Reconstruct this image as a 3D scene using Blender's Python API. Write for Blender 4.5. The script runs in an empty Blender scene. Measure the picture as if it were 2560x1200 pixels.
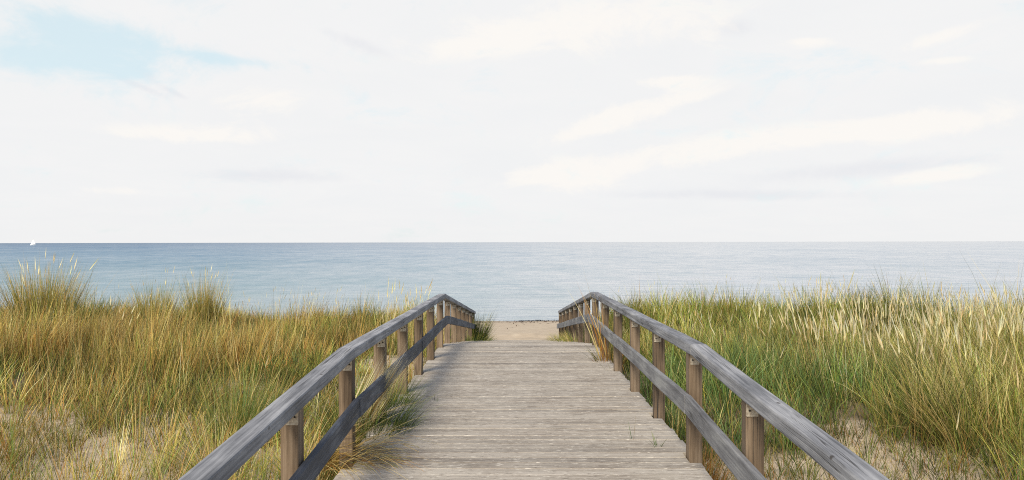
import bpy, math, random
import numpy as np
from mathutils import Matrix, Vector

rng = np.random.default_rng(11)
random.seed(5)
S = bpy.context.scene
COL = S.collection
EYE = 4.6                      # eye height above the sea, metres
CAMX = -0.05

# ------------------------------------------------------------------ helpers
WORLD = {}                     # world origin of every object

def tag(o, label=None, cat=None, group=None, kind=None):
    if label: o['label'] = label
    if cat: o['category'] = cat
    if group: o['group'] = group
    if kind: o['kind'] = kind
    return o

def empty(name, loc):
    o = bpy.data.objects.new(name, None)
    COL.objects.link(o)
    o.location = loc
    o.empty_display_size = 0.2
    WORLD[o.name] = Vector(loc)
    return o

def link_mesh(name, me, parent, origin):
    o = bpy.data.objects.new(name, me)
    COL.objects.link(o)
    WORLD[o.name] = Vector(origin)
    if parent is not None:
        o.parent = parent
        o.location = Vector(origin) - WORLD[parent.name]
    else:
        o.location = origin
    return o

def np_mesh(name, V, loops, starts, totals, mats, parent=None, origin=(0, 0, 0), attrs=None, mat_idx=None, smooth=False):
    me = bpy.data.meshes.new(name)
    V = np.asarray(V, dtype=np.float32) - np.asarray(origin, dtype=np.float32)
    me.vertices.add(len(V)); me.vertices.foreach_set('co', V.ravel())
    me.loops.add(len(loops)); me.loops.foreach_set('vertex_index', np.asarray(loops, dtype=np.int32))
    me.polygons.add(len(starts)); me.polygons.foreach_set('loop_start', np.asarray(starts, dtype=np.int32))
    if mat_idx is not None:
        me.polygons.foreach_set('material_index', np.asarray(mat_idx, dtype=np.int32))
    me.polygons.foreach_set('use_smooth', np.full(len(starts), smooth, dtype=bool))
    for nm, typ, arr in (attrs or []):
        a = me.attributes.new(nm, typ, 'POINT')
        key = {'FLOAT_COLOR': 'color', 'FLOAT_VECTOR': 'vector', 'FLOAT': 'value'}[typ]
        a.data.foreach_set(key, np.asarray(arr, dtype=np.float32).ravel())
    for m in (mats if isinstance(mats, (list, tuple)) else [mats]):
        me.materials.append(m)
    me.update(calc_edges=True)
    return link_mesh(name, me, parent, origin)

class MB:
    """collects solids, writes ONE mesh"""
    def __init__(s):
        s.v, s.f, s.g, s.mi, s.t = [], [], [], [], []
    def section(s, stations, sec, goff, mi=0, along=None):
        """stations: [(centre, A, B)], sec: [(a, b)]; grain coords = (along, a, b) + goff"""
        n = len(sec); b0 = len(s.v); dist = 0; prev = None; tone = random.gauss(0, 1)
        for i, (c, A, B) in enumerate(stations):
            c = Vector(c)
            if prev is not None: dist += (c - prev).length
            prev = c
            for a, b in sec:
                s.v.append(c + A * a + B * b)
                s.g.append((goff[0] + dist, goff[1] + a, goff[2] + b)); s.t.append(tone)
        for i in range(len(stations) - 1):
            for k in range(n):
                k2 = (k + 1) % n
                s.f.append((b0 + i * n + k, b0 + i * n + k2, b0 + (i + 1) * n + k2, b0 + (i + 1) * n + k)); s.mi.append(mi)
        s.f.append(tuple(b0 + k for k in reversed(range(n)))); s.mi.append(mi)
        e = b0 + (len(stations) - 1) * n
        s.f.append(tuple(e + k for k in range(n))); s.mi.append(mi)
    def build(s, name, mats, parent=None, origin=(0, 0, 0), smooth=False):
        loops = [i for f in s.f for i in f]
        tot = [len(f) for f in s.f]
        st = np.concatenate([[0], np.cumsum(tot)[:-1]])
        o = np_mesh(name, np.array([tuple(v) for v in s.v]), loops, st, tot, mats, parent, origin,
                    [('grain', 'FLOAT_VECTOR', np.array(s.g)), ('tone', 'FLOAT', np.array(s.t if len(s.t) == len(s.v) else [0] * len(s.v)))], s.mi, smooth)
        return o

def rrect(w, h, r):
    """rounded rectangle outline, counter-clockwise"""
    out = []
    for sx, sy, a0 in ((1, 1, 0), (-1, 1, 90), (-1, -1, 180), (1, -1, 270)):
        for k in (0, 1, 2):
            a = math.radians(a0 + k * 45)
            out.append((sx * (w / 2 - r) + r * math.cos(a), sy * (h / 2 - r) + r * math.sin(a)))
    return out

def goff():
    return (random.uniform(0, 60), random.uniform(0, 60), random.uniform(0, 60))

# value noise in numpy
_perm = np.random.default_rng(3).random((256, 256))
def vnoise(x, y):
    x = np.asarray(x, dtype=float); y = np.asarray(y, dtype=float)
    xi = np.floor(x).astype(int); yi = np.floor(y).astype(int)
    fx = x - xi; fy = y - yi
    fx = fx * fx * (3 - 2 * fx); fy = fy * fy * (3 - 2 * fy)
    p = lambda a, b: _perm[a & 255, b & 255]
    return (p(xi, yi) * (1 - fx) + p(xi + 1, yi) * fx) * (1 - fy) + (p(xi, yi + 1) * (1 - fx) + p(xi + 1, yi + 1) * fx) * fy
def fbm(x, y, o=3):
    t = 0; a = 0.5; n = 0
    for k in range(o):
        t = t + a * vnoise(x * 2 ** k + 17.3 * k, y * 2 ** k + 5.1 * k); n += a; a *= 0.5
    return t / n
def sstep(a, b, x):
    t = np.clip((np.asarray(x, dtype=float) - a) / (b - a), 0, 1)
    return t * t * (3 - 2 * t)

# ------------------------------------------------------------------ profiles
PY = [-6, 3.1, 6.03, 13.9, 29]
PD = [-2.26, -1.825, -1.69, -1.81, -1.81 - .119 * 15.1]       # deck top, relative to the eye
def deck_z(y):
    y = np.asarray(y, dtype=float)
    z = 0
    for d in (-.25, 0, .25): z = z + np.interp(y + d, PY, PD) / 3
    return z + EYE

def mound(x, y, cx, cy, rx, ry):
    return np.exp(-(((x - cx) / rx) ** 2 + ((y - cy) / ry) ** 2))

def ground_z(x, y):
    x = np.asarray(x, dtype=float); y = np.asarray(y, dtype=float)
    dune = -2.28 + .34 * (fbm(x * .22 + 3, y * .22 + 9) - .5) + .10 * (fbm(x * 1.1, y * 1.1) - .5)
    dune = dune + .40 * mound(x, y, -12.4, 20.2, 1.8, 2.5) + .16 * mound(x, y, -8.6, 20.2, 1.2, 2) + .12 * mound(x, y, -5, 19.5, 2, 3)
    dune = dune + .28 * mound(x, y, 8.5, 19.5, 6.5, 3) - .16 * mound(x, y, 2.9, 17.0, 1.6, 4) + .10 * mound(x, y, 5.2, 18.5, 1.2, 3) - .2 * mound(x, y, 12.2, 20, 1.2, 3)
    dune = dune + .15 * mound(x, y, 6.5, 11, 2.5, 2.0)
    dune = dune - .24 * sstep(15, 18, y) * sstep(-1.5, -3, x) - .10 * sstep(15, 18, y) * sstep(1.5, 3, x)
    dune = dune - .12 * sstep(9, 6, y) * sstep(1.5, 3, np.abs(x))
    beach = np.interp(y, [20, 26, 43, 45.8, 60, 120, 6000], [-3.0, -3.2, -4.43, -4.62, -5.3, -7, -8])
    beach = beach + .05 * (fbm(x * .5, y * .5) - .5) * sstep(24, 27, y) + .025 * (fbm(x * 2.3, y * 2.3, 2) - .5) * sstep(46, 40, y)
    edge = 21.6 + 2.2 * (fbm(x * .3 + 40, 2.2 + y * 0) - .5) + 2.0 * np.exp(-(np.abs(x) / 2.6) ** 2)
    t = sstep(edge, edge + 4.5, y)
    z = dune * (1 - t) + beach * t
    wz = deck_z(y) - EYE
    cut = wz - .34 + .06 * (fbm(x * 1.7 + 8, y * 1.7) - .5)
    cut = np.where(y > 24.2, np.maximum(cut, np.minimum(wz + .035 * sstep(24.6, 26, y) - .3 * sstep(25.5, 24.3, y), -3.05)), cut)
    k = 1 - sstep(1.5, 2.9, np.abs(x))
    k = k * (1 - sstep(26, 28, y))
    low = np.minimum(z, cut)
    low = np.where(y > 24, cut, low)
    z = z * (1 - k) + low * k
    return z + EYE

# ------------------------------------------------------------------ node helpers
def newmat(name):
    m = bpy.data.materials.new(name); m.use_nodes = True
    nt = m.node_tree; nt.nodes.clear()
    return m, nt

class N:
    def __init__(s, nt): s.nt = nt
    def n(s, t, **kw):
        x = s.nt.nodes.new(t)
        for k, v in kw.items(): setattr(x, k, v)
        return x
    def l(s, a, b): s.nt.links.new(a, b)
    def setin(s, sock, v):
        if isinstance(v, bpy.types.NodeSocket): s.l(v, sock)
        else: sock.default_value = v
    def math(s, op, a, b=0.0, c=None, clamp=False):
        x = s.n('ShaderNodeMath', operation=op, use_clamp=clamp)
        s.setin(x.inputs[0], a); s.setin(x.inputs[1], b)
        if c is not None: s.setin(x.inputs[2], c)
        return x.outputs[0]
    def noise(s, vec, scale, detail=4, rough=.55, dist=0.0):
        x = s.n('ShaderNodeTexNoise')
        if vec is not None: s.l(vec, x.inputs['Vector'])
        x.inputs['Scale'].default_value = scale; x.inputs['Detail'].default_value = detail
        x.inputs['Roughness'].default_value = rough; x.inputs['Distortion'].default_value = dist
        return x.outputs[0]
    def mapping(s, vec, scale=(1, 1, 1), loc=(0, 0, 0), rot=(0, 0, 0)):
        x = s.n('ShaderNodeMapping')
        s.l(vec, x.inputs['Vector'])
        x.inputs['Scale'].default_value = scale; x.inputs['Location'].default_value = loc; x.inputs['Rotation'].default_value = rot
        return x.outputs[0]
    def ramp(s, fac, pts):
        x = s.n('ShaderNodeValToRGB'); e = x.color_ramp.elements
        while len(e) < len(pts): e.new(.5)
        for k, (p, c) in enumerate(pts):
            e[k].position = p
            e[k].color = (c, c, c, 1) if isinstance(c, (int, float)) else (*c, 1)
        s.l(fac, x.inputs[0])
        return x.outputs[0]
    def range(s, v, a, b, c=0.0, d=1.0, smooth=False):
        x = s.n('ShaderNodeMapRange'); x.clamp = True
        if smooth: x.interpolation_type = 'SMOOTHSTEP'
        s.setin(x.inputs[0], v)
        for i, q in enumerate((a, b, c, d)): s.setin(x.inputs[i + 1], q)
        return x.outputs[0]
    def mix(s, fac, a, b, mode='MIX'):
        x = s.n('ShaderNodeMix', data_type='RGBA', blend_type=mode)
        s.setin(x.inputs[0], fac)
        s.setin(x.inputs[6], a if isinstance(a, bpy.types.NodeSocket) else (*a, 1))
        s.setin(x.inputs[7], b if isinstance(b, bpy.types.NodeSocket) else (*b, 1))
        return x.outputs[2]
    def bump(s, h, strength, dist):
        x = s.n('ShaderNodeBump'); x.inputs['Strength'].default_value = strength; x.inputs['Distance'].default_value = dist
        s.l(h, x.inputs['Height'])
        return x.outputs[0]
    def principled(s, color, rough, normal=None, spec=.3):
        x = s.n('ShaderNodeBsdfPrincipled')
        s.setin(x.inputs['Base Color'], color if isinstance(color, bpy.types.NodeSocket) else (*color, 1))
        s.setin(x.inputs['Roughness'], rough)
        x.inputs['Specular IOR Level'].default_value = spec
        if normal is not None: s.l(normal, x.inputs['Normal'])
        return x
    def out(s, sh):
        o = s.n('ShaderNodeOutputMaterial'); s.l(sh, o.inputs[0])

def wood(name, dark, mid, light, crack=.5, streak=18, blotch=.5, sand=None, bumpd=.004, tone=.03):
    m, nt = newmat(name); q = N(nt)
    g = q.n('ShaderNodeAttribute', attribute_name='grain').outputs['Vector']
    fine = q.noise(q.mapping(g, (2.2, 70, 70)), 1, 6, .62, .4)
    broad = q.noise(q.mapping(g, (.9, streak, streak)), 1, 4, .55, .6)
    blot = q.noise(q.mapping(g, (1.6, 5, 5)), 1, 5, .6)
    t = q.math('ADD', q.math('MULTIPLY', fine, .62), q.math('MULTIPLY', broad, .38))
    t = q.math('ADD', t, q.math('MULTIPLY', q.math('SUBTRACT', blot, .5), blotch))
    t = q.math('ADD', t, q.math('MULTIPLY', q.n('ShaderNodeAttribute', attribute_name='tone').outputs['Fac'], tone))
    c = q.ramp(t, [(.30, dark), (.5, mid), (.70, light)])
    # cracks along the grain
    cn = q.noise(q.mapping(g, (.55, 34, 34), (5, 3, 8)), 1, 1, .4, .1)
    line = q.math('ABSOLUTE', q.math('SUBTRACT', cn, .5))
    gate = q.noise(q.mapping(g, (1.3, 3, 3), (9, 9, 9)), 1, 2, .5)
    ck = q.math('MULTIPLY', q.range(line, .006, .022, 1, 0), q.range(gate, .53, .60, 0, 1))
    c = q.mix(q.math('MULTIPLY', ck, crack), c, (.035, .032, .03))
    vo = q.n('ShaderNodeTexVoronoi'); q.l(q.mapping(g, (.7, 1, 1)), vo.inputs['Vector']); vo.inputs['Scale'].default_value = 6
    if not sand: c = q.mix(q.range(vo.outputs['Distance'], .045, .085, .85, 0), c, (.05, .042, .036))
    if sand:
        pos = q.n('ShaderNodeNewGeometry').outputs['Position']
        sn = q.noise(q.mapping(pos, (1.1, 1.5, 1)), 1.1, 7, .72)
        c = q.mix(q.range(sn, .40, .68, 0, .6), c, sand)
        speck = q.noise(q.mapping(pos, (14, 40, 10)), 1, 3, .6)
        c = q.mix(q.range(speck, .58, .66, 0, .7), c, tuple(min(1, v * 1.35) for v in sand))
        c = q.mix(q.range(speck, .42, .32, 0, .75), c, dark)
    h = q.math('SUBTRACT', t, ck)
    nb = q.bump(h, .6, bumpd)
    rough = q.range(t, .3, .7, .62, .9)
    q.out(q.principled(c, rough, nb, .25).outputs[0])
    return m

M = {}
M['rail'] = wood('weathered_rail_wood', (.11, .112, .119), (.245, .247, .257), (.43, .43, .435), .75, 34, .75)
M['low'] = wood('shaded_mouldy_wood', (.045, .049, .058), (.10, .105, .118), (.23, .235, .245), .6, 14, .9)  # left lower rail: mould, plus the shade of its inner side in the colour
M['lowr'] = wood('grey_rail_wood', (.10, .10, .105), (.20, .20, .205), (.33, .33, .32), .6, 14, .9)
M['post'] = wood('post_wood', (.07, .048, .03), (.165, .118, .076), (.285, .215, .148), .95, 20, .6)
M['plank'] = wood('plank_wood', (.145, .12, .098), (.34, .295, .24), (.51, .46, .395), .35, 52, .28, sand=(.49, .45, .385), tone=.042)

def plain(name, c, rough=.6, metal=0.0, nscale=0, c2=None):
    m, nt = newmat(name); q = N(nt)
    col = c
    if nscale:
        tc = q.n('ShaderNodeTexCoord').outputs['Object']
        col = q.mix(q.range(q.noise(tc, nscale, 4), .35, .65), c, c2)
    p = q.principled(col, rough); p.inputs['Metallic'].default_value = metal
    q.out(p.outputs[0]); return m
M['zinc'] = plain('weathered_zinc', (.50, .45, .36), .55, .25, 60, (.30, .25, .19))
M['hole'] = plain('screw_hole', (.03, .028, .025), .8)
M['white'] = plain('white_gelcoat', (.82, .83, .84), .35, 0, 2, (.76, .77, .78))
M['sail'] = plain('sailcloth', (.86, .85, .82), .7, 0, 1.5, (.80, .79, .76))
M['mast'] = plain('mast_metal', (.6, .6, .6), .4, .5, 3, (.5, .5, .5))

def sand_mat():
    m, nt = newmat('sand'); q = N(nt)
    pos = q.n('ShaderNodeNewGeometry').outputs['Position']
    big = q.noise(q.mapping(pos, (.35, .35, .35)), 1, 5, .6)
    med = q.noise(pos, 3.2, 5, .62)
    fine = q.noise(pos, 55, 3, .6)
    c = q.ramp(q.math('ADD', q.math('MULTIPLY', big, .4), q.math('MULTIPLY', med, .6)),
               [(.30, (.36, .285, .20)), (.52, (.50, .40, .285)), (.72, (.60, .50, .365))])
    c = q.mix(q.range(fine, .35, .7, 0, .35), c, (.66, .57, .44))
    litter = q.noise(pos, 22, 4, .7)
    # dead plant litter in the dunes only
    sep = q.n('ShaderNodeSeparateXYZ'); q.l(pos, sep.inputs[0])
    dune = q.range(sep.outputs[1], 22, 25, 1, 0)
    c = q.mix(q.math('MULTIPLY', q.range(litter, .56, .66, 0, .6), dune), c, (.16, .105, .06))
    # humus and painted shade under dense grass, then the damp strip by the water
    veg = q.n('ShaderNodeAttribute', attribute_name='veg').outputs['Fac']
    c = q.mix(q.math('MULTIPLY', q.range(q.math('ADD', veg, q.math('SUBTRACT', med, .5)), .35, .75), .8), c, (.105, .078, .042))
    wet = q.range(q.math('ADD', sep.outputs[2], q.math('MULTIPLY', q.math('SUBTRACT', big, .5), .25)), .05, .22, 1, 0, True)
    c = q.mix(q.math('MULTIPLY', wet, .55), c, (.24, .19, .135))
    rip = q.noise(q.mapping(pos, (3, 7, 3)), 1, 4, .6)
    foot = q.noise(pos, 1.9, 3, .55)
    h = q.math('ADD', q.math('ADD', q.math('MULTIPLY', rip, .35), q.math('MULTIPLY', fine, .06)), foot)
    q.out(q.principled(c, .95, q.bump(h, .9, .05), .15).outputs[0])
    return m
M['sand'] = sand_mat()

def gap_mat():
    m, nt = newmat('gap_shade_sand'); q = N(nt)
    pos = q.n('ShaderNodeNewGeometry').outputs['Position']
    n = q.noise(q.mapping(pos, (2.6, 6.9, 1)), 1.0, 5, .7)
    q.out(q.principled(q.mix(q.range(n, .56, .64), (.022, .02, .018), (.44, .38, .30)), .95).outputs[0])  # patches of sand, the rest painted dark as the shaded void
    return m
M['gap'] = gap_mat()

def grass_mat(name, trans=.2):
    m, nt = newmat(name); q = N(nt)
    c = q.n('ShaderNodeAttribute', attribute_name='col').outputs['Color']
    d = q.principled(c, .6, None, .15)
    t = q.n('ShaderNodeBsdfTranslucent'); q.l(c, t.inputs[0])
    mx = q.n('ShaderNodeMixShader'); mx.inputs[0].default_value = trans
    q.l(d.outputs[0], mx.inputs[1]); q.l(t.outputs[0], mx.inputs[2])
    q.out(mx.outputs[0]); return m
M['grass'] = grass_mat('grass_blade')
M['ear'] = grass_mat('grass_ear', .35)

def sea_mat():
    m, nt = newmat('sea_water'); q = N(nt)
    pos = q.n('ShaderNodeNewGeometry').outputs['Position']
    sep = q.n('ShaderNodeSeparateXYZ'); q.l(pos, sep.inputs[0])
    w1 = q.noise(q.mapping(pos, (.30, .85, 1), rot=(0, 0, .12)), 1, 6, .68, .3)
    w2 = q.noise(q.mapping(pos, (.045, .12, 1), rot=(0, 0, -.1)), 1, 5, .6, .2)
    w3 = q.noise(q.mapping(pos, (.006, .016, 1)), 1, 5, .6)
    h = q.math('ADD', q.math('MULTIPLY', w1, .32), q.math('MULTIPLY', w2, 1.2))
    nb = q.bump(h, .85, 1.0)
    # depth: pale green shallows over sand, deep blue outside
    s1 = q.noise(q.mapping(pos, (.42, .22, 1), rot=(0, 0, .1)), 1, 5, .68)
    s2 = q.noise(q.mapping(pos, (.11, .05, 1), rot=(0, 0, -.08)), 1, 5, .68)
    s3 = q.noise(q.mapping(pos, (.016, .008, 1), rot=(0, 0, .05)), 1, 6, .72)
    ripple = q.math('SUBTRACT', q.math('ADD', q.math('ADD', q.math('MULTIPLY', s1, .34), q.math('MULTIPLY', s2, .36)), q.math('MULTIPLY', s3, .30)), .5)
    dep = q.math('LOGARITHM', q.math('MAXIMUM', sep.outputs[1], 1.0), 10.0)
    c = q.ramp(q.range(dep, 1.6, 3.6), [(0, (.30, .36, .35)), (.16, (.20, .30, .34)), (.42, (.105, .205, .30)), (.75, (.062, .14, .25)), (1, (.05, .115, .21))])
    q_ = q.math('ADD', q.math('MULTIPLY', w3, .6), q.math('MULTIPLY', w2, .4))
    c = q.mix(q.range(q_, .40, .62, 0, .35), c, (.16, .26, .34))
    diff = q.n('ShaderNodeBsdfDiffuse'); q.l(c, diff.inputs[0]); q.l(nb, diff.inputs[1])
    gl = q.n('ShaderNodeBsdfGlossy'); gl.inputs['Roughness'].default_value = .22; gl.inputs[0].default_value = (1, .99, .965, 1)
    q.l(nb, gl.inputs['Normal'])
    # sky glare put into the gloss mix, growing out to the right
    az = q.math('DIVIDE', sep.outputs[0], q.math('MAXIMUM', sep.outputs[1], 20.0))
    glare = q.range(q.math('ADD', az, q.math('MULTIPLY', q.math('SUBTRACT', w3, .5), .25)), -.60, .30, .26, .88, True)
    mx = q.n('ShaderNodeMixShader'); q.l(q.math('ADD', glare, q.math('MULTIPLY', ripple, 2.3), clamp=True), mx.inputs[0]); q.l(diff.outputs[0], mx.inputs[1]); q.l(gl.outputs[0], mx.inputs[2])
    q.out(mx.outputs[0]); return m
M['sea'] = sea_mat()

# ------------------------------------------------------------------ world, sun
SUN_AZ = Vector((-.34, -.94)).normalized(); SUN_EL = math.radians(40)
sun_dir = Vector((SUN_AZ.x * math.cos(SUN_EL), SUN_AZ.y * math.cos(SUN_EL), math.sin(SUN_EL)))
ld = bpy.data.lights.new('sun', 'SUN'); ld.energy = 4.1; ld.angle = math.radians(20); ld.color = (1, .90, .74)
lo = bpy.data.objects.new('sun', ld); COL.objects.link(lo)
lo.rotation_euler = sun_dir.to_track_quat('Z', 'Y').to_euler(); lo.location = (-20, -20, 30)

wd = bpy.data.worlds.new('World'); S.world = wd; wd.use_nodes = True
nt = wd.node_tree; nt.nodes.clear(); q = N(nt)
sky = q.n('ShaderNodeTexSky', sky_type='NISHITA'); sky.sun_disc = False
sky.sun_elevation = SUN_EL; sky.sun_rotation = math.atan2(SUN_AZ.x, SUN_AZ.y)
bg1 = q.n('ShaderNodeBackground'); q.l(sky.outputs[0], bg1.inputs[0]); bg1.inputs[1].default_value = .15
d = q.n('ShaderNodeTexCoord').outputs['Generated']
sp = q.n('ShaderNodeSeparateXYZ'); q.l(d, sp.inputs[0])
X, Y, Z = sp.outputs
den = q.math('ADD', q.math('MAXIMUM', Z, 0.0), .10)
cb = q.n('ShaderNodeCombineXYZ'); q.l(q.math('DIVIDE', X, den), cb.inputs[0]); q.l(q.math('DIVIDE', Y, den), cb.inputs[1])
pl = cb.outputs[0]                                        # the cloud sheet, seen in perspective
n1 = q.noise(q.mapping(pl, (1.0, 1.0, 1)), 1.1, 8, .62, .5)
n2 = q.noise(q.mapping(pl, (1, 1, 1), (7, 3, 2)), .55, 6, .55, .3)
dirn = q.noise(q.mapping(d, (1, 1, 1.9)), 10, 10, .68, .5)   # puffs on the cloud faces
# bearing and height of a direction
az = q.math('ARCTAN2', X, Y); el = q.math('ARCSINE', q.math('MINIMUM', q.math('MAXIMUM', Z, -1.0), 1.0))
wob = q.math('MULTIPLY', q.math('SUBTRACT', dirn, .5), .16)
def blob(px, py, rx, ry, tilt=0.0):
    a0 = math.atan((px - 1287) / 1950); e0 = math.atan((606 - py) / 1950 * math.cos(a0))
    da = q.math('SUBTRACT', az, a0); de = q.math('SUBTRACT', el, e0)
    de = q.math('SUBTRACT', de, q.math('MULTIPLY', da, tilt))
    u = q.math('POWER', q.math('DIVIDE', da, rx / 1950), 2.0); v = q.math('POWER', q.math('DIVIDE', de, ry / 1950), 2.0)
    return q.math('POWER', 2.718, q.math('MULTIPLY', q.math('ADD', u, v), -1.0))
def add(*a):
    r = a[0]
    for b in a[1:]: r = q.math('ADD', r, b)
    return r
gap = add(blob(60, 70, 330, 62, -.10), blob(60, 140, 130, 45), blob(420, 116, 190, 30, -.12), blob(560, 146, 90, 14, -.05))
gap = q.math('ADD', gap, q.math('MULTIPLY', wob, 26.0))
gapm = q.range(q.math('ADD', gap, q.math('MULTIPLY', q.math('SUBTRACT', n1, .5), 2.0)), .10, 1.7, 0, 1, True)
over = q.math('MAXIMUM', q.range(Z, .30, .46, 0, 1, True), q.range(Y, .70, .30, 0, 1, True))                   # clear sky made up out of view, overhead and aside, to lower the ambient
openm = q.math('MULTIPLY', over, q.range(n2, .40, .60, 1.0, .70))
clear = q.math('MAXIMUM', q.math('MULTIPLY', gapm, .16), openm)
warm = add(blob(1660, 205, 95, 16), blob(1640, 262, 190, 32, .16), blob(1470, 325, 150, 26, .22), blob(1850, 365, 420, 44, .10), blob(2300, 318, 210, 36, .05),
           blob(1420, 450, 190, 48, .08), blob(1560, 60, 360, 95), blob(2350, 95, 120, 22, .2), blob(2360, 155, 70, 11), blob(2020, 108, 90, 16),
           blob(650, 250, 190, 60), blob(450, 335, 260, 26), blob(1150, 110, 230, 46, .1), blob(300, 475, 110, 16), blob(2330, 442, 130, 20, .1))
warm = q.math('ADD', warm, q.math('MULTIPLY', wob, 17.0))
warmm = q.range(warm, .40, 1.05, 0, 1, True)
grey = add(blob(2150, 425, 290, 24, .05), blob(1800, 490, 330, 16, -.02), blob(350, 215, 70, 10, -.35), blob(430, 228, 45, 9, -.4), blob(355, 178, 26, 11, -.4), blob(1840, 70, 70, 26), blob(700, 440, 200, 22), blob(900, 110, 110, 22, -.3))
greym = q.range(q.math('ADD', grey, q.math('MULTIPLY', wob, 12.0)), .25, 1.3, 0, 1, True)
base = q.mix(q.range(n1, .35, .65), (.880, .888, .896), (.905, .905, .905))
cc = q.mix(q.math('MULTIPLY', greym, .8), base, (.80, .81, .845))
cc = q.mix(q.math('MULTIPLY', warmm, .9), cc, (.975, .945, .905))
cc = q.mix(q.math('MULTIPLY', gapm, .88), cc, (.735, .885, .92))
cc = q.mix(q.range(el, .0, .06, .4, 0), cc, (.86, .86, .855))
bg2 = q.n('ShaderNodeBackground'); q.l(cc, bg2.inputs[0]); bg2.inputs[1].default_value = 1.0
# thin veil in the blue gap is pale cyan air over bright haze
mxs = q.n('ShaderNodeMixShader'); q.l(clear, mxs.inputs[0]); q.l(bg2.outputs[0], mxs.inputs[1]); q.l(bg1.outputs[0], mxs.inputs[2])
wo = q.n('ShaderNodeOutputWorld'); q.l(mxs.outputs[0], wo.inputs[0])

# ------------------------------------------------------------------ camera
cd = bpy.data.cameras.new('camera'); cam = bpy.data.objects.new('camera', cd); COL.objects.link(cam)
cd.sensor_width = 36; cd.lens = 1950 / 2560 * 36; cd.clip_start = .05; cd.clip_end = 90000
cam.matrix_world = Matrix.Translation((CAMX, 0, EYE)) @ Matrix.Rotation(.0045, 4, 'Z') @ Matrix.Rotation(math.pi / 2 + .0028, 4, 'X') @ Matrix.Rotation(-.0018, 4, 'Z')
S.camera = cam

# ------------------------------------------------------------------ ground and sea
def grow(a, b, n):
    return list(a + (b - a) * (np.linspace(0, 1, n + 1)[1:] ** 3))
def grid_obj(name, xs, ys, zf, mat, smooth=True, **kw):
    xs = np.array(xs); ys = np.array(ys)
    XX, YY = np.meshgrid(xs, ys)
    V = np.stack([XX.ravel(), YY.ravel(), zf(XX, YY).ravel()], 1)
    nx, ny = len(xs), len(ys)
    i = (np.arange(ny - 1)[:, None] * nx + np.arange(nx - 1)[None, :]).ravel()
    F = np.stack([i, i + 1, i + 1 + nx, i + nx], 1)
    return np_mesh(name, V, F.ravel(), np.arange(len(F)) * 4, None, mat, smooth=smooth, **kw)

xs = sorted([-v for v in grow(18, 9000, 22)]) + list(np.arange(-18, 18.01, .14)) + grow(18, 9000, 22)
ys = sorted([-v for v in grow(4, 9000, 18)]) + list(np.arange(-4, 30, .14)) + list(np.arange(30, 60, .5)) + grow(60, 6000, 14)
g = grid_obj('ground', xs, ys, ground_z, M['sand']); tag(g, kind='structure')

sx = sorted([-v for v in grow(300, 60000, 18)]) + list(np.linspace(-300, 300, 61)) + grow(300, 60000, 18)
sy = [38, 46, 55, 70, 90, 130, 200, 320, 600, 1200, 2500, 6000, 15000, 40000, 70000]
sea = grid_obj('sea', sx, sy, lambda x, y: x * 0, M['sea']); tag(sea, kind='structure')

# ------------------------------------------------------------------ railings
ZA = Vector((0, 0, 1)); XA = Vector((1, 0, 0)); YA = Vector((0, 1, 0))
RAILW, RAILH = .126, .086
posts_y = {-1: [4.56 + 1.485 * k for k in range(-2, 14)], 1: [4.64 + 1.525 * k for k in range(-2, 14)]}

def rail_top(side, y):
    off = {-1: [-1.40, -.955, -.812, -.915, -.915 - .119 * 15], 1: [-1.37, -.93, -.786, -.886, -.886 - .119 * 15]}[side]
    return float(np.interp(y, [-6, 3.1, 6.0, 13.9, 28.9], off)) + EYE

def run(y0, y1, zc, xc, step, wob, seed):
    """stations of a beam along +Y with a little warp"""
    n = max(3, int((y1 - y0) / step) + 1)
    out = []
    for i in range(n):
        y = y0 + (y1 - y0) * i / (n - 1)
        k = 1 - abs(2 * i / (n - 1) - 1)
        dx = wob * (vnoise(y * .8 + seed, seed * 1.7) - .5) * 2
        dz = wob * (vnoise(y * 1.1 + seed * 2.3, seed) - .5) * 2 * min(1, k * 6)
        roll = .02 * (vnoise(y * .5 + seed, 4.4) - .5)
        out.append((Vector((xc + dx, y, zc(y) + dz)), Vector((math.cos(roll), 0, math.sin(roll))), Vector((-math.sin(roll), 0, math.cos(roll)))))
    return out

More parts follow.
